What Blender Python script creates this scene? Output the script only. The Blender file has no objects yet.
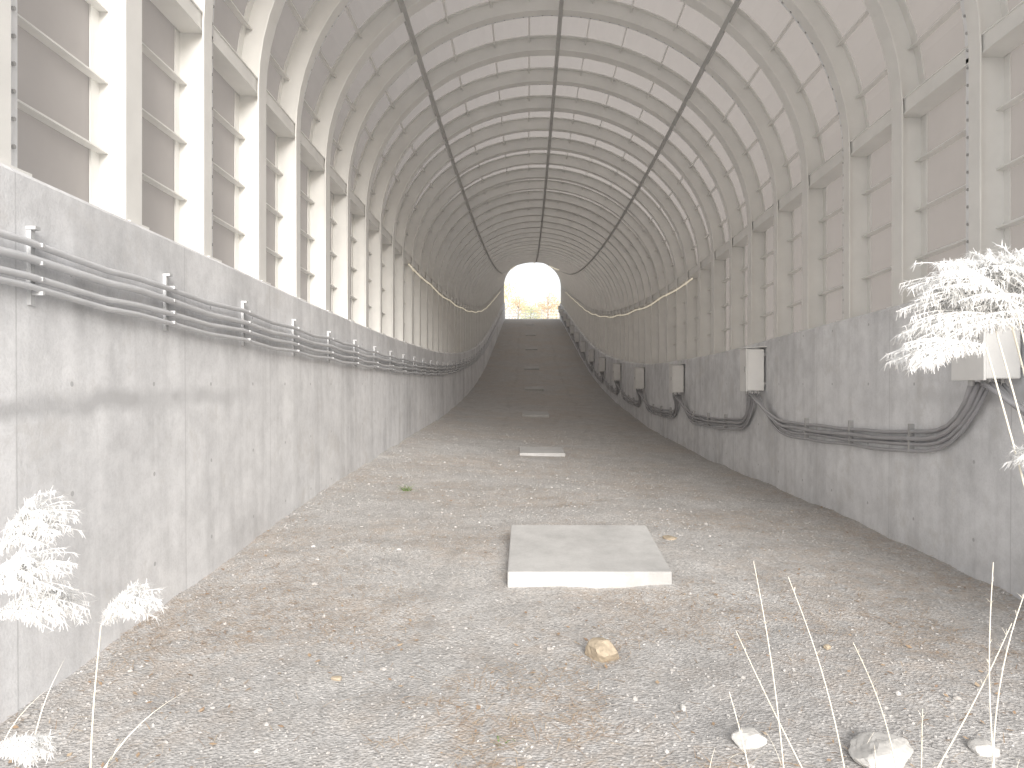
import bpy, math, random
from mathutils import Vector, noise, Matrix
random.seed(7)
EYE=1.5
sc=bpy.context.scene
sc.view_settings.view_transform='Standard'
sc.view_settings.look='None'
sc.view_settings.exposure=0
# ---------------------------------------------------------------- profile
TAB=[ # y, topL, topR, gL, gC, gR   (relative to eye level)
(-10,1.2,.95,-1.65,-1.55,-1.55),
(0,1.15,.86,-1.65,-1.53,-1.52),
(3.5,1.06,.83,-1.6,-1.5,-1.5),
(5.3,1.02,.79,-1.5,-1.49,-1.5),
(6.6,.99,.75,-1.43,-1.38,-1.46),
(9,.93,.69,-1.3,-1.38,-1.43),
(15,.86,.55,-1.12,-1.33,-1.42),
(23,.95,.62,-.9,-1.08,-1.15),
(33,1.5,1.25,-.25,-.33,-.4),
(43,2.55,2.4,.85,.8,.8),
(53,4.1,4.0,2.4,2.4,2.4),
(62.5,5.7,5.6,4.0,4.0,4.0),
(72,7.3,7.2,5.6,5.6,5.6),
(82,8.9,8.8,7.1,7.1,7.1),
(90,9.6,9.6,7.6,7.6,7.6),
(110,9.8,9.8,7.7,7.7,7.7),
(2000,9.8,9.8,7.7,7.7,7.7)]
def prof(y,c):
    if y<=TAB[0][0]: return TAB[0][c]+EYE
    for i in range(len(TAB)-1):
        a,b=TAB[i],TAB[i+1]
        if y<=b[0]:
            p0=TAB[max(i-1,0)]; p3=TAB[min(i+2,len(TAB)-1)]
            h=b[0]-a[0]; t=(y-a[0])/h
            s=lambda q,r:(r[c]-q[c])/(r[0]-q[0]) if r[0]!=q[0] else 0
            m0=s(p0,b) if i>0 else s(a,b)
            m1=s(a,p3) if i<len(TAB)-2 else s(a,b)
            if b[0]>=90: m1=0
            if a[0]>=90: m0=0
            v=(2*t**3-3*t*t+1)*a[c]+(t**3-2*t*t+t)*h*m0+(-2*t**3+3*t*t)*b[c]+(t**3-t*t)*h*m1
            return v+EYE
    return TAB[-1][c]+EYE
XL,XR=-2.5,3.44
XC=.47
def ground_h(x,y):
    gl,gc,gr=prof(y,3),prof(y,4),prof(y,5)
    if x<XC: t=min(1,(XC-x)/(XC-XL)); t=t*t*(3-2*t)*.5+t*.5; g=gc+(gl-gc)*t
    else: t=min(1,(x-XC)/(XR-XC)); t=t*t*(3-2*t)*.5+t*.5; g=gc+(gr-gc)*t
    g+=.035*noise.noise(Vector((x*.8,y*.8,3)))+.018*noise.noise(Vector((x*3,y*3,9)))+.008*noise.noise(Vector((x*9,y*9,1)))
    return g
def basetop(x,y):
    t=(x-XL)/(XR-XL); return prof(y,1)*(1-t)+prof(y,2)*t
# ---------------------------------------------------------------- mesh helper
class MB:
    def __init__(s): s.v=[];s.f=[]
    def quad(s,*p):
        n=len(s.v); s.v+= [tuple(q) for q in p]; s.f.append(tuple(range(n,n+len(p))))
    def prism(s,a,b):  # a,b lists of 4 pts
        n=len(s.v); s.v+=[tuple(q) for q in a+b]
        k=len(a)
        for i in range(k):
            j=(i+1)%k; s.f.append((n+i,n+j,n+k+j,n+k+i))
        s.f.append(tuple(range(n+k-1,n-1,-1))); s.f.append(tuple(range(n+k,n+2*k)))
    def box(s,x0,x1,y0,y1,z0,z1):
        s.prism([(x0,y0,z0),(x1,y0,z0),(x1,y1,z0),(x0,y1,z0)],[(x0,y0,z1),(x1,y0,z1),(x1,y1,z1),(x0,y1,z1)])
    def sweep(s,rings,closed=True,caps=True):
        n=len(s.v);k=len(rings[0])
        for r in rings: s.v+=[tuple(q) for q in r]
        for i in range(len(rings)-1):
            for j in range(k if closed else k-1):
                jj=(j+1)%k
                s.f.append((n+i*k+j,n+i*k+jj,n+(i+1)*k+jj,n+(i+1)*k+j))
        if caps and closed:
            s.f.append(tuple(n+j for j in range(k))[::-1]); s.f.append(tuple(n+(len(rings)-1)*k+j for j in range(k)))
    def tube(s,pts,r,k=8,r2=None):
        rings=[];m=len(pts)
        pts=[Vector(p) for p in pts]
        for i,p in enumerate(pts):
            d=(pts[min(i+1,m-1)]-pts[max(i-1,0)])
            if d.length<1e-6: d=Vector((0,0,1))
            d.normalize()
            up=Vector((0,0,1)) if abs(d.z)<.9 else Vector((1,0,0))
            a=d.cross(up).normalized();b=a.cross(d)
            rr=r if r2 is None else r+(r2-r)*i/(m-1)
            rings.append([p+a*rr*math.cos(q*2*math.pi/k)+b*rr*math.sin(q*2*math.pi/k) for q in range(k)])
        s.sweep(rings)
    def obj(s,name,mat,parent=None,smooth=False,bevel=0):
        me=bpy.data.meshes.new(name); me.from_pydata(s.v,[],s.f); me.update()
        if smooth:
            for p in me.polygons: p.use_smooth=True
        me.materials.append(mat)
        o=bpy.data.objects.new(name,me); sc.collection.objects.link(o)
        if parent: o.parent=parent
        if bevel:
            m=o.modifiers.new('bev','BEVEL'); m.width=bevel; m.segments=2; m.limit_method='ANGLE'
        return o
def empty(name):
    o=bpy.data.objects.new(name,None); sc.collection.objects.link(o); return o
# ---------------------------------------------------------------- materials
def mat(name):
    m=bpy.data.materials.new(name); m.use_nodes=True
    nt=m.node_tree; return m,nt,nt.nodes,nt.links,nt.nodes['Principled BSDF']
def N(nt,t,**k):
    n=nt.nodes.new(t)
    for a,b in k.items(): setattr(n,a,b)
    return n
def noise_n(nt,coord,scale,detail=6,rough=.6,mapscale=None):
    if mapscale:
        mp=N(nt,'ShaderNodeMapping'); mp.inputs['Scale'].default_value=mapscale
        nt.links.new(coord,mp.inputs['Vector']); coord=mp.outputs['Vector']
    n=N(nt,'ShaderNodeTexNoise'); n.inputs['Scale'].default_value=scale; n.inputs['Detail'].default_value=detail; n.inputs['Roughness'].default_value=rough
    nt.links.new(coord,n.inputs['Vector']); return n.outputs['Fac']
def ramp(nt,fac,stops):
    r=N(nt,'ShaderNodeValToRGB'); e=r.color_ramp.elements
    while len(e)<len(stops): e.new(.5)
    for i,(p,c) in enumerate(stops):
        e[i].position=p; e[i].color=(c[0],c[1],c[2],1) if hasattr(c,'__len__') else (c,c,c,1)
    nt.links.new(fac,r.inputs['Fac']); return r.outputs['Color']
def mix(nt,a,b,fac,mode='MIX'):
    m=N(nt,'ShaderNodeMix',data_type='RGBA',blend_type=mode)
    for s,v in ((m.inputs[0],fac),(m.inputs[6],a),(m.inputs[7],b)):
        if hasattr(v,'links') or hasattr(v,'is_linked'): nt.links.new(v,s)
        elif hasattr(v,'__len__'): s.default_value=(v[0],v[1],v[2],1)
        else: s.default_value=v
    return m.outputs[2]
def math_n(nt,op,a,b=None):
    m=N(nt,'ShaderNodeMath',operation=op)
    for i,v in enumerate((a,b)):
        if v is None: continue
        if hasattr(v,'is_linked'): nt.links.new(v,m.inputs[i])
        else: m.inputs[i].default_value=v
    return m.outputs[0]
def bump(nt,h,bs,strength=.3,dist=.01):
    b=N(nt,'ShaderNodeBump'); b.inputs['Strength'].default_value=strength; b.inputs['Distance'].default_value=dist
    nt.links.new(h,b.inputs['Height']); nt.links.new(b.outputs[0],bs.inputs['Normal'])
def simple(name,col,rough=.6,metal=0,var=.12,scale=4,transl=0,emit=None):
    m,nt,ns,ls,bs=mat(name)
    tc=N(nt,'ShaderNodeTexCoord').outputs['Object']
    f=noise_n(nt,tc,scale)
    c=ramp(nt,f,[(.3,[q*(1-var) for q in col]),(.7,[min(1,q*(1+var)) for q in col])])
    ls.new(c,bs.inputs['Base Color']); bs.inputs['Roughness'].default_value=rough; bs.inputs['Metallic'].default_value=metal
    if emit:
        bs.inputs['Emission Color'].default_value=(*emit[0],1); bs.inputs['Emission Strength'].default_value=emit[1]
    if transl:
        t=N(nt,'ShaderNodeBsdfTranslucent'); ls.new(c,t.inputs['Color'])
        mx=N(nt,'ShaderNodeMixShader'); mx.inputs[0].default_value=transl
        ls.new(bs.outputs[0],mx.inputs[1]); ls.new(t.outputs[0],mx.inputs[2])
        ls.new(mx.outputs[0],ns['Material Output'].inputs['Surface'])
    return m
def concrete(name,base,wall=False):
    m,nt,ns,ls,bs=mat(name)
    tc=N(nt,'ShaderNodeTexCoord').outputs['Object']
    big=noise_n(nt,tc,.7,8,.65); med=noise_n(nt,tc,5,8,.7); fine=noise_n(nt,tc,60,4,.6)
    c=ramp(nt,big,[(.3,[q*.78 for q in base]),(.5,base),(.72,[min(1,q*1.13) for q in base])])
    c=mix(nt,c,ramp(nt,med,[(.32,.76),(.6,1.0)]),.65,'MULTIPLY')
    c=mix(nt,c,ramp(nt,fine,[(.3,.86),(.55,1.0)]),.5,'MULTIPLY')
    if wall:
        streak=noise_n(nt,tc,1,6,.6,(1,3.2,.25))
        c=mix(nt,c,ramp(nt,streak,[(.38,.74),(.55,1.0)]),.5,'MULTIPLY')
        # blotchy grime, slightly warm
        gr=ramp(nt,noise_n(nt,tc,1.9,9,.75),[(.54,0.0),(.66,1.0)])
        c=mix(nt,c,[base[0]*.76,base[1]*.745,base[2]*.72],mix(nt,gr,(.6,.6,.6),1.0,'MULTIPLY'))
        sep=N(nt,'ShaderNodeSeparateXYZ'); ls.new(tc,sep.inputs[0])
        wob=math_n(nt,'MULTIPLY',math_n(nt,'SUBTRACT',noise_n(nt,tc,1.7,5),.5),.22)
        z=math_n(nt,'ADD',sep.outputs['Z'],wob)
        d=math_n(nt,'ABSOLUTE',math_n(nt,'SUBTRACT',z,1.40))
        band=ramp(nt,d,[(.02,1.0),(.085,0.0)])
        ygate=ramp(nt,math_n(nt,'MULTIPLY',sep.outputs['Y'],.1),[(.52,1.0),(.72,0.0)])
        patch=ramp(nt,noise_n(nt,tc,2.5,5),[(.36,0.3),(.52,1.0)])
        bf=mix(nt,mix(nt,band,ygate,1.0,'MULTIPLY'),patch,1.0,'MULTIPLY')
        c=mix(nt,c,[q*.60 for q in base],mix(nt,bf,(.8,.8,.8),1.0,'MULTIPLY'))
        fy=math_n(nt,'FRACT',math_n(nt,'DIVIDE',sep.outputs['Y'],1.8))
        jy=math_n(nt,'LESS_THAN',fy,.006)
        c=mix(nt,c,[q*.6 for q in base],math_n(nt,'MULTIPLY',jy,.55))
        cy=math_n(nt,'MULTIPLY',math_n(nt,'SUBTRACT',math_n(nt,'FRACT',math_n(nt,'DIVIDE',sep.outputs['Y'],.9)),.5),.9)
        cz=math_n(nt,'MULTIPLY',math_n(nt,'SUBTRACT',math_n(nt,'FRACT',math_n(nt,'DIVIDE',sep.outputs['Z'],.6)),.5),.6)
        rr=math_n(nt,'ADD',math_n(nt,'MULTIPLY',cy,cy),math_n(nt,'MULTIPLY',cz,cz))
        hole=math_n(nt,'LESS_THAN',rr,.00022)
        c=mix(nt,c,[q*.5 for q in base],math_n(nt,'MULTIPLY',hole,.7))
    ls.new(c,bs.inputs['Base Color']); bs.inputs['Roughness'].default_value=.85
    bump(nt,mix(nt,fine,med,.5),bs,.35,.01)
    return m
M_wall=concrete('wall_concrete',(.86,.87,.89),True)
M_slab=concrete('slab_concrete',(.53,.53,.525))
M_rib=simple('painted_steel',(.86,.855,.83),.45,0,.05,3)
M_strip=simple('galvanised_strip',(.88,.89,.90),.4,.0,.06,6)
M_beam=simple('grey_beam',(.52,.52,.51),.5,0,.1,4)
M_bolt=simple('bolt_steel',(.5,.5,.5),.4,.3,.1,10)
M_pipe=simple('conduit_grey',(.62,.63,.65),.45,0,.08,5)
M_cable=simple('cable_grey',(.44,.44,.46),.5,0,.1,5)
M_brk=simple('bracket_galvanised',(.56,.57,.58),.45,.1,.1,9)
M_box=simple('box_paint',(.84,.84,.83),.4,0,.05,4)
M_glow=simple('sun_streak_glow',(.85,.80,.66),.5,0,.05,4,emit=((1,.88,.66),.5))  # weak emission imitating warm sunlight on the rails, not a lamp
m,nt,ns,ls,bs=mat('shell_panel'); M_panel=m
tc=N(nt,'ShaderNodeTexCoord').outputs['Object']
f=noise_n(nt,tc,1.2,6,.6); f2=noise_n(nt,tc,1,5,.6,(6,1,1.0))
c=ramp(nt,f,[(.3,(.38,.355,.34)),(.7,(.45,.425,.41))])
c=mix(nt,c,ramp(nt,f2,[(.35,.84),(.6,1.0)]),.6,'MULTIPLY')
ls.new(c,bs.inputs['Base Color']); bs.inputs['Roughness'].default_value=.6
t=N(nt,'ShaderNodeBsdfTranslucent'); t.inputs['Color'].default_value=(.60,.56,.53,1)
mx=N(nt,'ShaderNodeMixShader'); mx.inputs[0].default_value=.34  # translucency added so daylight through the panels brightens the interior
ls.new(bs.outputs[0],mx.inputs[1]); ls.new(t.outputs[0],mx.inputs[2]); ls.new(mx.outputs[0],ns['Material Output'].inputs['Surface'])
# ground
m,nt,ns,ls,bs=mat('gravel_ground'); M_ground=m
tc=N(nt,'ShaderNodeTexCoord').outputs['Object']
big=noise_n(nt,tc,.55,7,.6); med=noise_n(nt,tc,3.5,8,.7); fine=noise_n(nt,tc,38,6,.75)
vo=N(nt,'ShaderNodeTexVoronoi'); vo.inputs['Scale'].default_value=60; vo.inputs['Randomness'].default_value=1; ls.new(tc,vo.inputs['Vector'])
vc=N(nt,'ShaderNodeRGBToBW'); ls.new(vo.outputs['Color'],vc.inputs[0])
c=ramp(nt,med,[(.3,(.46,.45,.44)),(.55,(.55,.54,.53)),(.75,(.62,.61,.60))])
c=mix(nt,c,ramp(nt,vc.outputs[0],[(.15,.65),(.6,1.0),(.9,1.25)]),.6,'MULTIPLY')
c=mix(nt,c,ramp(nt,fine,[(.35,.62),(.58,1.08)]),.7,'MULTIPLY')
bm=ramp(nt,big,[(.43,0.0),(.60,1.0)])
bm=mix(nt,bm,ramp(nt,noise_n(nt,tc,9,6,.7),[(.4,0.0),(.6,1.0)]),1.0,'MULTIPLY')
c=mix(nt,c,(.49,.41,.34),mix(nt,bm,(.55,.55,.55),1.0,'MULTIPLY'))
dk=ramp(nt,noise_n(nt,tc,1.6,8,.75),[(.58,1.0),(.72,.74)])
c=mix(nt,c,dk,1.0,'MULTIPLY')
sep=N(nt,'ShaderNodeSeparateXYZ'); ls.new(tc,sep.inputs[0])
wx=math_n(nt,'ADD',sep.outputs['X'],math_n(nt,'MULTIPLY',math_n(nt,'SUBTRACT',noise_n(nt,tc,.35,3),.5),.7))
wx=math_n(nt,'ADD',wx,math_n(nt,'MULTIPLY',math_n(nt,'SUBTRACT',noise_n(nt,tc,4,7,.7),.5),.22))
brk=ramp(nt,noise_n(nt,tc,1.1,6,.7),[(.42,0.0),(.62,.55)])
for cx in (-.65,1.75):
    d=math_n(nt,'ABSOLUTE',math_n(nt,'SUBTRACT',wx,cx))
    tr=ramp(nt,d,[(.015,.74),(.07,.93),(.18,1.02),(.3,1.0)])
    c=mix(nt,c,mix(nt,c,tr,1.0,'MULTIPLY'),brk)
ls.new(c,bs.inputs['Base Color']); bs.inputs['Roughness'].default_value=.95
bump(nt,mix(nt,fine,vo.outputs['Distance'],.5),bs,.8,.018)
def island(name,cols,rough=.85,transl=0):
    m,nt,ns,ls,bs=mat(name)
    g=N(nt,'ShaderNodeNewGeometry')
    c=ramp(nt,g.outputs['Random Per Island'],[(i/(len(cols)-1),q) for i,q in enumerate(cols)])
    ls.new(c,bs.inputs['Base Color']); bs.inputs['Roughness'].default_value=rough
    if transl:
        t=N(nt,'ShaderNodeBsdfTranslucent'); ls.new(c,t.inputs['Color'])
        mx=N(nt,'ShaderNodeMixShader'); mx.inputs[0].default_value=transl
        ls.new(bs.outputs[0],mx.inputs[1]); ls.new(t.outputs[0],mx.inputs[2]); ls.new(mx.outputs[0],ns['Material Output'].inputs['Surface'])
    return m
M_peb=island('pebble',[(.30,.30,.30),(.50,.49,.48),(.42,.40,.38),(.58,.57,.56)])
M_straw=island('straw',[(.42,.30,.20),(.58,.46,.34),(.36,.25,.18),(.66,.57,.45)])
M_leaf=island('leaf_brown',[(.30,.20,.14),(.42,.31,.21),(.34,.23,.15),(.50,.40,.29)])
M_stalk=island('dry_stalk',[(.80,.75,.63),(.86,.82,.73)])
M_plume=island('plume_white',[(.95,.95,.94),(.98,.98,.98)],.8,.4)
M_weed=island('weed_green',[(.14,.26,.07),(.26,.38,.12)],.7,.3)
M_rock=simple('rock_brown',(.44,.37,.28),.9,0,.25,14)
M_rockw=simple('rock_pale',(.58,.57,.55),.9,0,.22,14)
M_bark=simple('bark',(.3,.26,.22),.9,0,.3,8)
# ---------------------------------------------------------------- ground
xs=[-400,-150,-60,-25,-12,-6,-4,-3.2]; x=-2.9
while x<3.9: xs.append(x); x+=.1
xs+=[4.2,5,8,14,30,60,150,400]
ys=[-400,-150,-60,-25,-12,-5,-2,0,1]; y=1.6
while y<16: ys.append(y); y+=.1
while y<40: ys.append(y); y+=.3
while y<92: ys.append(y); y+=1
ys+=[96,105,130,180,260,400,800]
g=MB()
g.v=[(x,y,ground_h(x,y)) for y in ys for x in xs]
nx=len(xs)
g.f=[(j*nx+i,j*nx+i+1,(j+1)*nx+i+1,(j+1)*nx+i) for j in range(len(ys)-1) for i in range(nx-1)]
g.obj('ground',M_ground,smooth=True)
# ---------------------------------------------------------------- walls
def frange(a,b,s):
    r=[];q=a
    while q<b-1e-6: r.append(q); q+=s
    r.append(b); return r
Y0,Y1=1.2,82
def wall(name,x0,sgn,col):
    b=MB(); rings=[]
    for y in frange(Y0,Y1,.6):
        t=prof(y,col); bot=t-3.6
        x1=x0+sgn*.42; ch=.025
        rings.append([(x0-sgn*.02,y,bot),(x0,y,t-ch),(x0+sgn*ch,y,t),(x1,y,t),(x1,y,bot)])
    b.sweep(rings); return b.obj(name,M_wall)
wl=wall('concrete_wall',XL,-1,1); wr=wall('concrete_wall',XR,1,2)
# ---------------------------------------------------------------- shelter
SH=empty('arched_tunnel_shelter')
HW=3.05; POST=1.87; RISE=2.68
def section(n,seg=30,a0=None):
    out=[]
    for v in (0,POST*.5,POST): out.append((XC-HW-n,v))
    for i in range(1,seg):
        a=math.pi*(1-i/seg)
        out.append((XC+(HW+n)*math.cos(a),POST+(RISE+n)*math.sin(a)))
    for v in (POST,POST*.5,0): out.append((XC+HW+n,v))
    return out
def P(u,v,y): return (u,y,basetop(u,y)+v)
def ribbar(b,n0,n1,y0,y1,seg=30):
    A=section(n0,seg);B=section(n1,seg)
    b.sweep([[P(*A[i],y0),P(*A[i],y1),P(*B[i],y1),P(*B[i],y0)] for i in range(len(A))])
ribs=MB();strips=MB();bolts=MB()
RS=1.19; ystart=6.05-3*RS
nr=int((Y1-.3-ystart)/RS)
ry=[ystart+i*RS for i in range(nr+1)]
DEP=.24
for i,y in enumerate(ry):
    bolted=(i%2==1)
    w=.10 if not bolted else .075
    off=0 if not bolted else -.055
    seg=36 if y<30 else 24
    ribbar(ribs,0,.014,y-w+off,y+w+off,seg)
    ribbar(ribs,.014,DEP-.012,y-.006+off,y+.006+off,seg)
    ribbar(ribs,DEP-.012,DEP,y-w+off,y+w+off,seg)
    if bolted:
        ribbar(strips,.03,.04,y+.024,y+.11,seg)
        ribbar(strips,.04,DEP-.01,y+.030,y+.036,seg)
        if y<34:
            S=section(.03,80 if y<20 else 60)
            acc=0
            for k in range(len(S)-1):
                a=Vector(S[k]);c_=Vector(S[k+1]);d=(c_-a).length
                q=acc
                while q<d:
                    p=a.lerp(c_,q/d); nrm=Vector((XC-p.x,0 if p.y<POST else POST-p.y)).normalized()
                    zz=basetop(p.x,y)+p.y
                    s=.012
                    tx,tz=-nrm.y,nrm.x
                    base=Vector((p.x,y+.068,zz)); nn=Vector((nrm.x,0,nrm.y)); tt=Vector((tx,0,tz)); yy=Vector((0,1,0))
                    rng=[]
                    for r_ in (0,.016):
                        rng.append([base+nn*r_+tt*s*math.cos(h*math.pi/3)+yy*s*math.sin(h*math.pi/3) for h in range(6)])
                    bolts.prism(rng[0],rng[1])
                    q+=.14
                acc=q-d
ribs.obj('ribs',M_rib,SH); strips.obj('joint_strips',M_strip,SH); bolts.obj('bolts',M_bolt,SH)
pan=MB(); yy_=[ystart-.1]+[y for y in frange(ystart,Y1,RS)]
S=section(DEP+.004,36)
for a,b_ in zip(yy_[:-1],yy_[1:]):
    pan.sweep([[P(*p,a),P(*p,b_)] for p in S],closed=False,caps=False)
pan.obj('shell_panels',M_panel,SH)
def pos(kind,t,n):
    if kind=='L': return (XC-HW-n,t)
    if kind=='R': return (XC+HW+n,t)
    a=math.radians(t)
    return (XC+(HW+n)*math.sin(a),POST+(RISE+n)*math.cos(a))
def longbar(b,kind,t,n0,n1,w,y0,y1,step=1.19):
    rings=[]
    if kind=='A': d=math.degrees(w/2/2.9); ta,tb=t-d,t+d
    else: ta,tb=t-w/2,t+w/2
    for y in frange(y0,y1,step):
        rings.append([P(*pos(kind,ta,n0),y),P(*pos(kind,tb,n0),y),P(*pos(kind,tb,n1),y),P(*pos(kind,ta,n1),y)])
    b.sweep(rings)
st=MB()
for i in range(len(ry)-1):
    a,b_=ry[i]+.012,ry[i+1]-.012
    for v in (.03,.47,.93,1.40):
        for k in 'LR':
            longbar(st,k,v,DEP-.075,DEP-.003,.012,a,b_)
            longbar(st,k,v+.022,DEP-.02,DEP-.004,.03,a,b_)
    for t in (-78,-66,-54,-30,-18,-8,8,18,30,54,66,78):
        longbar(st,'A',t,DEP-.075,DEP-.003,.014,a,b_)
st.obj('panel_stiffeners',M_rib,SH)
rl=MB()
for k in 'LR':
    longbar(rl,k,POST+.02,.03,.045,.13,ystart,Y1-.4)
    longbar(rl,k,POST+.09,.02,DEP-.02,.012,ystart,Y1-.4)
    longbar(rl,k,POST-.05,.02,DEP-.02,.012,ystart,Y1-.4)
rl.obj('springing_rails',M_rib,SH)
kb=MB()
for t in (-42,0,42): longbar(kb,'A',t,-.010,.06,.055,ystart,Y1-.4)
kb.obj('longitudinal_beams',M_beam,SH)
bp=MB()
for i,y in enumerate(ry):
    for sx,x in ((-1,XC-HW),(1,XC+HW)):
        z=basetop(x,y); x0,x1=sorted((x-sx*.04,x+sx*.30)); bp.box(x0,x1,y-.12,y+.12,z-.004,z+.016)
bp.obj('base_plates',M_rib,SH)
gl=MB()  # added glowing tubes stand in for warm sunlit streaks along rails and roof
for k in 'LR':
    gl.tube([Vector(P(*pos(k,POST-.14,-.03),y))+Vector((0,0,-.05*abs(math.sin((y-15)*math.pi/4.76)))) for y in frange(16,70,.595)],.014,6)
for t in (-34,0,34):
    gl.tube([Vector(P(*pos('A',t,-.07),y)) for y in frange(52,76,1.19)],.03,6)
gl.obj('sun_streaks',M_glow,empty('added_warm_glow'))
# ---------------------------------------------------------------- left conduits
cd=empty('wall_conduit'); b=MB()
for off,r,ph in ((-.36,.019,0),(-.45,.023,2),(-.53,.019,4),(-.60,.017,5)):
    pts=[]
    for y in frange(Y0+.3,80,.35):
        sag=.010*math.cos((y-3.6)*2*math.pi/1.4)+ (.02*noise.noise(Vector((y*.35,ph,0))))
        if y<5: sag+=.015
        if off==-.60: sag+=.03*max(0,1-abs(y-3)/2.0)
        pts.append((XL+.055+.01*noise.noise(Vector((y,ph,5))),y,prof(y,1)+off+sag-.018))
    b.tube(pts,r,8)
b.obj('pipes',M_pipe,cd,smooth=True)
b=MB()
for i in range(50):
    y=2.3+1.4*i; t=prof(y,1)
    b.box(XL-.001,XL+.024,y-.016,y+.016,t-.66,t-.27)
    for off in (-.37,-.46,-.54,-.61):
        b.box(XL+.024,XL+.08,y-.008,y+.008,t+off-.002,t+off+.018)
    b.box(XL+.0,XL+.05,y-.02,y+.02,t-.285,t-.268)
b.obj('brackets',M_brk,cd)
# ---------------------------------------------------------------- right boxes and cables
by=[5.45+5.6*i for i in range(14)]
for i,y in enumerate(by):
    t=prof(y,2)-.05; e=empty('junction_box')
    w=.30; d=.24; h=.60
    if i==0: w=.38;h=.62
    x1=XR-.03;x0=x1-d;z1=t-.08;z0=z1-h
    bb=MB(); bb.box(x0,x1,y-w/2,y+w/2,z0,z1); bb.obj('body',M_box,e,bevel=.012)
    bb=MB(); bb.box(x0-.022,x0-.003,y-w/2-.01,y+w/2+.01,z0-.01,z1+.01); bb.obj('door',M_box,e,bevel=.005)
    bb=MB(); bb.prism([(x0-.04,y-w/2-.025,z1+.012),(XR,y-w/2-.025,z1+.03),(XR,y+w/2+.025,z1+.03),(x0-.04,y+w/2+.025,z1+.012)],[(x0-.04,y-w/2-.025,z1+.022),(XR,y-w/2-.025,z1+.045),(XR,y+w/2+.025,z1+.045),(x0-.04,y+w/2+.025,z1+.022)]); bb.obj('rain_hood',M_box,e)
    bb=MB()
    for zz in (z0+.08,z1-.1): bb.box(x1,XR+.001,y-w/2+.03,y+w/2-.03,zz,zz+.04)
    bb.box(x0-.036,x0-.022,y-w/2+.02,y-w/2+.045,z0+h*.45,z0+h*.58)
    for q in range(4): bb.tube([(x0+.05+.045*q,y+(-.07 if q%2 else .07),z0-.05),(x0+.05+.045*q,y+(-.07 if q%2 else .07),z0+.01)],.022,8)
    bb.obj('fittings',M_bolt,e)
cb=MB()
bys=[by[0]-5.6]+by
for i in range(len(bys)-1):
    a,b_=bys[i],bys[i+1]
    for q,(dz,r) in enumerate(((-.36,.018),(-.42,.021),(-.47,.018),(-.53,.016))):
        pts=[]
        for k in range(29):
            s=k/28; y=a+.07+(b_-a-.14)*s
            e=min(s,1-s)*2
            drop=1-(1-min(1,e*2.6))**2.2
            base=prof(y,2)-.05-.70-.03
            xw=(XR-.22+.045*q)*(1-drop)+(XR-.03-.012*(q%2))*drop
            zz=base+dz*drop+(-.05*math.sin(math.pi*s))+.02*noise.noise(Vector((y*1.3,q,i)))
            pts.append((xw,y,zz))
        cb.tube(pts,r,8)
cb.obj('cables',M_cable,empty('cable_bundle'),smooth=True)
b=MB()
for i in range(60):
    y=3+1.25*i
    if min(abs(y-q) for q in by)<.8: continue
    t=prof(y,2)-1.2; b.box(XR-.055,XR+.001,y-.012,y+.012,t-.16,t+.1)
b.obj('cable_clips',M_bolt,bpy.data.objects['cable_bundle'])
# ---------------------------------------------------------------- slabs
def slab(y0,y1,xc,w,th,up0,up1,sk=0):
    b=MB()
    g0=prof(y0,4)+up0; g1=prof(y1,4)+up1
    top=[(xc-w/2,y0,g0),(xc+w/2,y0+sk,g0),(xc+w/2-.01,y1,g1),(xc-w/2,y1,g1)]
    bot=[(p[0],p[1],p[2]-th) for p in top]
    b.prism(bot,top); return b.obj('concrete_slab',M_slab,bevel=.012)
slab(5.45,6.62,.45,1.2,.3,.115,.14,.03)
for i in range(7):
    y=13.9+9.75*i
    slab(y,y+.95,.28-.01*i+random.uniform(-.04,.04),.85,.3,.07,.09)
# ---------------------------------------------------------------- pebbles / litter
import bmesh
bm=bmesh.new(); bmesh.ops.create_icosphere(bm,subdivisions=1,radius=1)
iv=[v.co.copy() for v in bm.verts]; iff=[tuple(v.index for v in f.verts) for f in bm.faces]; bm.free()
pb=MB()
def inslab(x,y): return (-.2<x<1.1 and 5.4<y<6.7)
for k in range(14000):
    y=2.3*math.exp(random.random()**1.0*math.log(20/2.3)); x=random.uniform(XL+.03,XR-.03)
    if inslab(x,y): continue
    edge=min(x-XL,XR-x)
    r=random.uniform(.003,.008)*(1+y*.03)
    if random.random()<.03: r*=2.1
    if random.random()<.3 and edge>.6: x=x if random.random()<.5 else (XL+random.random()**2*.6 if random.random()<.5 else XR-random.random()**2*.6)
    z=ground_h(x,y)+r*.1; n=len(pb.v); a=random.random()*6.28; ca,sa=math.cos(a),math.sin(a)
    ax,ay,az=random.uniform(.7,1.4),random.uniform(.6,1),random.uniform(.4,.8)
    for p in iv:
        q=random.uniform(.85,1.15); px_,py_=p.x*ax*r*q,p.y*ay*r*q
        pb.v.append((x+px_*ca-py_*sa,y+px_*sa+py_*ca,z+p.z*az*r*q))
    pb.f+=[(n+f[0],n+f[1],n+f[2]) for f in iff]
pb.obj('gravel_stones',M_peb)
sw=MB()
def blade(b,p,d,L,w,bend=.0,segs=3):
    p=Vector(p);d=Vector(d).normalized(); side=d.cross(Vector((0,0,1)))
    if side.length<.05: side=Vector((1,0,0))
    side.normalize(); a=[]
    for i in range(segs+1):
        t=i/segs; q=p+d*L*t+Vector((0,0,-bend*t*t*L)); ww=w*(1-t*.7)
        a.append((q-side*ww,q+side*ww))
    n=len(b.v)
    for l,r in a: b.v+=[tuple(l),tuple(r)]
    for i in range(segs): b.f.append((n+2*i,n+2*i+1,n+2*i+3,n+2*i+2))
cnt=0
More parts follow.
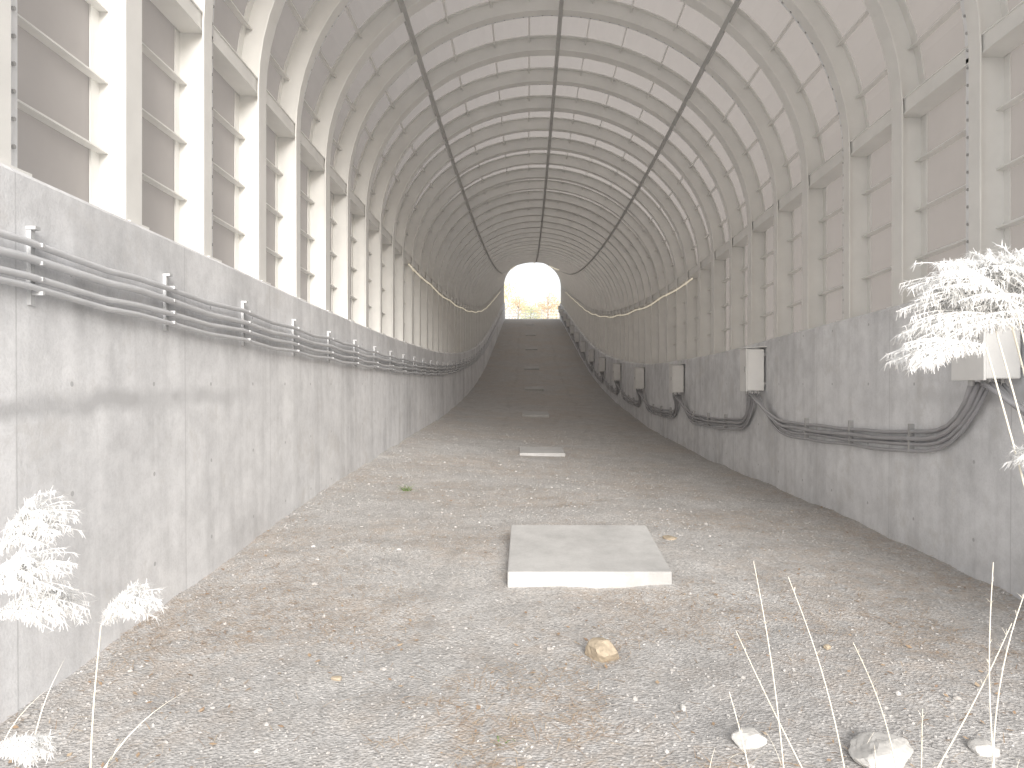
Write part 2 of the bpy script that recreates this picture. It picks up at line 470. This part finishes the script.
while cnt<13000:
    y=2.3*math.exp(random.random()*math.log(13/2.3)); x=random.uniform(XL+.02,XR-.02)
    m_=noise.noise(Vector((x*.9,y*.7,22)))+.5*noise.noise(Vector((x*3,y*3,2)))
    edge=min(x-XL,XR-x)
    if m_<.14 - (.35 if edge<.35 else 0) and random.random()>.05: continue
    if inslab(x,y): continue
    a=random.random()*6.28
    blade(sw,(x,y,ground_h(x,y)+random.uniform(.004,.014)),(math.cos(a),math.sin(a),random.uniform(-.02,.12)),random.uniform(.03,.13),random.uniform(.001,.0024),random.uniform(0,.15),2); cnt+=1
sw.obj('dry_grass_litter',M_straw)
lf=MB(); cnt=0
while cnt<1100:
    y=2.3*math.exp(random.random()*math.log(14/2.3)); x=random.uniform(XL+.02,XR-.02)
    m_=noise.noise(Vector((x*.8,y*.6,42)))+.4*noise.noise(Vector((x*3,y*3,12)))
    if m_<.12 and random.random()>.25: continue
    if inslab(x,y): continue
    a=random.random()*6.28; L=random.uniform(.007,.022); u=Vector((math.cos(a),math.sin(a),random.uniform(-.3,.3)))*L; v=Vector((-math.sin(a),math.cos(a),random.uniform(-.4,.4)))*L*random.uniform(.3,.6)
    c0=Vector((x,y,ground_h(x,y)+.010)); lf.quad(c0-u,c0-u*.2+v,c0+u,c0-u*.1-v); cnt+=1
lf.obj('fallen_leaves',M_leaf)
def rock(x,y,r,m,sq=.7,seed=1,cuts=12):
    rnd=random.Random(seed); bm=bmesh.new(); bmesh.ops.create_icosphere(bm,subdivisions=4,radius=1)
    ax,ay=rnd.uniform(.9,1.3),rnd.uniform(.7,1); rot=rnd.random()*6.28
    pl=[]
    for i in range(cuts):
        n=Vector((rnd.gauss(0,1),rnd.gauss(0,1),rnd.gauss(0,1))).normalized(); pl.append((n,rnd.uniform(.5,.85)))
    b=MB(); c0=Vector((x,y,ground_h(x,y)+r*sq*.35))
    R=Matrix.Rotation(rot,3,'Z')
    for v in bm.verts:
        p=v.co.copy()
        for n,d in pl:
            e=p.dot(n)
            if e>d: p-=n*(e-d)*.92
        p*=1+.06*noise.noise(p*4+Vector((seed,0,0)))+.03*noise.noise(p*11)
        b.v.append(tuple(R@Vector((p.x*ax,p.y*ay,p.z*sq))*r+c0))
    b.f=[tuple(v.index for v in f.verts) for f in bm.faces]; bm.free()
    b.obj('rock',m)
rock(.42,4.18,.11,M_rock,.85,3)
rock(.90,3.12,.09,M_rockw,.42,8)
rock(1.42,3.02,.15,M_rockw,.30,12)
rock(1.86,3.08,.065,M_rockw,.45,5)
rock(.72,3.5,.025,M_rockw,.6,15); rock(-1.0,3.9,.03,M_rock,.6,25)
rock(1.3,6.9,.07,M_rock,.4,33); rock(1.7,4.3,.03,M_rock,.6,41)
wd=MB()
def weed(x,y,n,L):
    for i in range(n):
        a=random.random()*6.28; blade(wd,(x+random.uniform(-.06,.06),y+random.uniform(-.05,.05),ground_h(x,y)),(math.cos(a),math.sin(a),random.uniform(.3,1.6)),L*random.uniform(.4,1),.004,.3)
weed(-1.5,9.3,34,.18); weed(-.1,3.2,6,.05)
wd.obj('weed',M_weed)
# ---------------------------------------------------------------- pampas grass
def curve(p0,p1,lean,n=12):
    p0=Vector(p0);p1=Vector(p1);out=[]
    for i in range(n+1):
        t=i/n; out.append(p0.lerp(p1,t)+Vector(lean)*math.sin(math.pi*t))
    return out
def plume(b,base,dirn,L,n=34,spread=.45,hair=75):
    base=Vector(base); d=Vector(dirn).normalized()
    for i in range(n):
        t=i/n; start=base+d*L*.4*t
        a=random.random()*6.28
        out=Vector((math.cos(a),math.sin(a),random.uniform(-.1,.5)))*spread
        dd=(d+out).normalized(); ll=L*random.uniform(.45,.85)*(1-.35*t)
        pts=[]
        for k in range(9):
            s=k/8; pts.append(start+dd*ll*s+Vector((d.x*.3,d.y*.3,-.75))*ll*s*s*.6)
        b.tube(pts,.0011,3)
        for h in range(hair):
            s=random.random(); k=min(7,int(s*8)); q=pts[k].lerp(pts[k+1],s*8-k)
            hd=Vector((random.uniform(-1,1),random.uniform(-1,1),random.uniform(-1,.6)))+ (pts[k+1]-pts[k]).normalized()*.8
            blade(b,q,hd,random.uniform(.010,.025),.0016,.2,1)
def px(u,v,z):
    return ((u-528)*z/750,z,EYE+(384-v)*z/750)
def grass_plant(stems,leaves):
    e=empty('pampas_grass'); s=MB();pl=MB()
    for (base,tip,lean,d,L,n) in stems:
        c=curve(base,tip,lean); s.tube(c,.0035,6,.0018); 
        if L: plume(pl,c[-1],d,L,n)
    for (base,tip,lean,w) in leaves:
        c=curve(base,tip,lean,14)
        for i in range(14):
            a,b_=c[i],c[i+1]; w0=w*(1-i/14);w1=w*(1-(i+1)/14)
            s.quad(a-Vector((w0,0,0)),a+Vector((w0,0,0)),b_+Vector((w1,0,0)),b_-Vector((w1,0,0)))
    s.obj('stems',M_stalk,e)
    if pl.v: pl.obj('plumes',M_plume,e)
G=ground_h
zl=1.9
grass_plant([((-1.42,1.9,G(-1.42,1.9)),px(-10,555,zl),(-.03,0,.02),(.7,0,.8),.28,75),
             ((-1.36,2.0,G(-1.36,2)),px(-15,620,zl),(-.03,0,.0),(.9,0,.4),.26,65),
             ((-1.40,1.8,G(-1.4,1.8)),px(-30,600,1.8),(0,0,.0),(.9,0,.7),.28,65),
             ((-1.18,2.05,G(-1.18,2.05)),px(96,628,2.0),(-.03,0,.0),(.7,0,.7),.22,50),
             ((-1.32,1.85,G(-1.32,1.85)),px(-15,755,1.85),(-.02,0,0),(.9,0,.3),.16,30)],
            [((-1.4,2.0,G(-1.4,2)),px(190,690,2.0),(0,0,.16),.005),
             ((-1.35,2.0,G(-1.35,2)),px(60,660,2.0),(-.05,0,.12),.005),
             ((-1.38,1.95,G(-1.38,1.95)),px(45,690,2.0),(-.1,0,.14),.005),
             ((-1.3,2.0,G(-1.3,2)),px(120,740,2.0),(0,0,.10),.005)])
grass_plant([((1.36,1.8,G(1.36,1.8)),px(1010,310,1.8),(.05,0,.02),(-.8,0,.5),.30,85),
             ((1.45,1.85,G(1.45,1.85)),px(1000,310,1.85),(.05,0,.02),(-.45,0,1),.24,80),
             ((1.45,1.83,G(1.45,1.83)),px(1035,315,1.83),(.05,0,.02),(-.5,0,.8),.28,80),
             ((1.48,1.86,G(1.48,1.86)),px(1040,335,1.86),(.05,0,.02),(-.8,0,.5),.30,80),
             ((1.42,1.84,G(1.42,1.84)),px(985,315,1.84),(.05,0,.02),(-.5,0,.4),.20,70),
             ((1.40,1.82,G(1.40,1.82)),px(1005,325,1.82),(.05,0,.02),(-.8,0,.15),.26,80),
             ((1.32,1.75,G(1.32,1.75)),px(980,348,1.75),(.06,0,0),(-1,0,.1),.22,70),
             ((1.46,1.7,G(1.46,1.7)),px(1050,470,1.7),(.04,0,0),(-.5,0,.4),.13,20)],
            [((1.5,1.9,G(1.5,1.9)),px(1050,600,1.9),(0,0,.1),.004)])
e=empty('dry_stalks'); s=MB()
for bu,tu,tv,ln in ((785,752,560,.01),(850,786,575,.02),(815,735,630,-.02),(905,1005,620,.03),(1000,987,560,-.03),(985,1035,545,-.05),(915,918,705,0),(900,850,640,.02),(760,728,690,0)):
    zz=2.5+random.uniform(-.15,.25); x=(bu-528)*zz/750
    c=curve((x,zz,G(x,zz)),px(tu,tv,zz),(ln,0,.03),14); s.tube(c,.0032,5,.0013)
    for k in range(20):
        i=random.randrange(7,14); blade(s,c[i],(random.uniform(-1,1),random.uniform(-1,1),.9),random.uniform(.01,.03),.0013,.1,1)
for k in range(45):
    x=random.uniform(.55,2.1); zz=random.uniform(2.45,3.0); blade(s,(x,zz,G(x,zz)),(random.uniform(-1,1),random.uniform(-.5,.5),random.uniform(.3,1.2)),random.uniform(.08,.2),.0018,.3,4)
s.obj('stalks',M_stalk,e)
# ---------------------------------------------------------------- beyond: fence & trees
f=empty('guard_fence'); b=MB()
for i in range(15):
    x=-6+i*.95; zz=ground_h(x,88); b.tube([(x,88,zz-.1),(x,88,zz+1.15)],.03,6)
for h in (.35,.7,1.08): b.tube([(-6,88,ground_h(0,88)+h),(7.4,88,ground_h(0,88)+h)],.025,6)
b.obj('rails',M_box,f)
def tree(x,y,h,cols,seed):
    random.seed(seed); e=empty('autumn_tree'); g0=ground_h(x,y); t=MB(); lf=MB()
    top=Vector((x+random.uniform(-.4,.4),y,g0+h*.75))
    t.tube([(x,y,g0-.2),(x+.1,y,g0+h*.3),tuple(top)],.12,7,.04)
    cl=[]
    for i in range(16):
        a=random.random()*6.28; s=random.uniform(.25,.95); st=Vector((x,y,g0)).lerp(top,s)
        en=st+Vector((math.cos(a),math.sin(a),random.uniform(.2,.8)))*h*.28*(1.2-s*.5)
        t.tube([st,(st+en)/2+Vector((0,0,.15)),en],.03,5,.01); cl+= [en,(st+en)/2]
    for c in cl:
        R=h*random.uniform(.07,.13)
        for k in range(40):
            p=c+Vector((random.gauss(0,R),random.gauss(0,R),random.gauss(0,R*.7)))
            u=Vector((random.uniform(-1,1),random.uniform(-1,1),random.uniform(-1,1))).normalized(); w=u.orthogonal().normalized(); s_=random.uniform(.06,.12)
            lf.quad(p-u*s_,p+w*s_*.6,p+u*s_,p-w*s_*.6)
    t.obj('trunk',M_bark,e); lf.obj('foliage',island('foliage_%d'%seed,cols,.7,.5),e)
yel=[(.82,.72,.38),(.88,.80,.5),(.76,.66,.34)];grn=[(.62,.68,.38),(.72,.76,.48),(.78,.74,.5)];org=[(.82,.58,.36),(.88,.68,.45),(.76,.52,.32)]
for i,(x,y,h,c) in enumerate([(-3.2,97,6.5,yel),(2.6,101,5.5,org),(-7,100,7,grn),(6.5,99,7,grn),(.2,108,4.5,grn),(-1.6,112,6,org),(4.3,114,6.5,yel)]): tree(x,y,h,c,100+i)
# ---------------------------------------------------------------- light : hazy bright day, low soft sun behind the viewer
AZ=math.radians(11); EL=math.radians(20)
sd=Vector((math.sin(AZ)*math.cos(EL),-math.cos(AZ)*math.cos(EL),math.sin(EL)))
ld=bpy.data.lights.new('sun','SUN'); ld.energy=4.6; ld.angle=math.radians(24); ld.color=(1,.975,.945)
lo=bpy.data.objects.new('sun',ld); sc.collection.objects.link(lo); lo.rotation_euler=sd.to_track_quat('Z','Y').to_euler()
w=bpy.data.worlds.new('World'); sc.world=w; w.use_nodes=True; nt=w.node_tree
sky=nt.nodes.new('ShaderNodeTexSky'); sky.sky_type='NISHITA'; sky.sun_disc=False; sky.sun_elevation=EL; sky.sun_rotation=math.pi-AZ
sky.dust_density=5
hz=nt.nodes.new('ShaderNodeMix'); hz.data_type='RGBA'; hz.inputs[0].default_value=.65
nt.links.new(sky.outputs[0],hz.inputs[6]); hz.inputs[7].default_value=(11.4,11.4,11.4,1)
nt.links.new(hz.outputs[2],nt.nodes['Background'].inputs[0]); nt.nodes['Background'].inputs[1].default_value=.15
# ---------------------------------------------------------------- camera
cam=bpy.data.cameras.new('camera'); cam.sensor_width=36; cam.lens=36*750/1024; cam.clip_end=3000; cam.clip_start=.05
co=bpy.data.objects.new('camera',cam); sc.collection.objects.link(co); co.location=(0,0,EYE)
co.rotation_euler=(math.radians(90),0,math.atan(16/750)); sc.camera=co
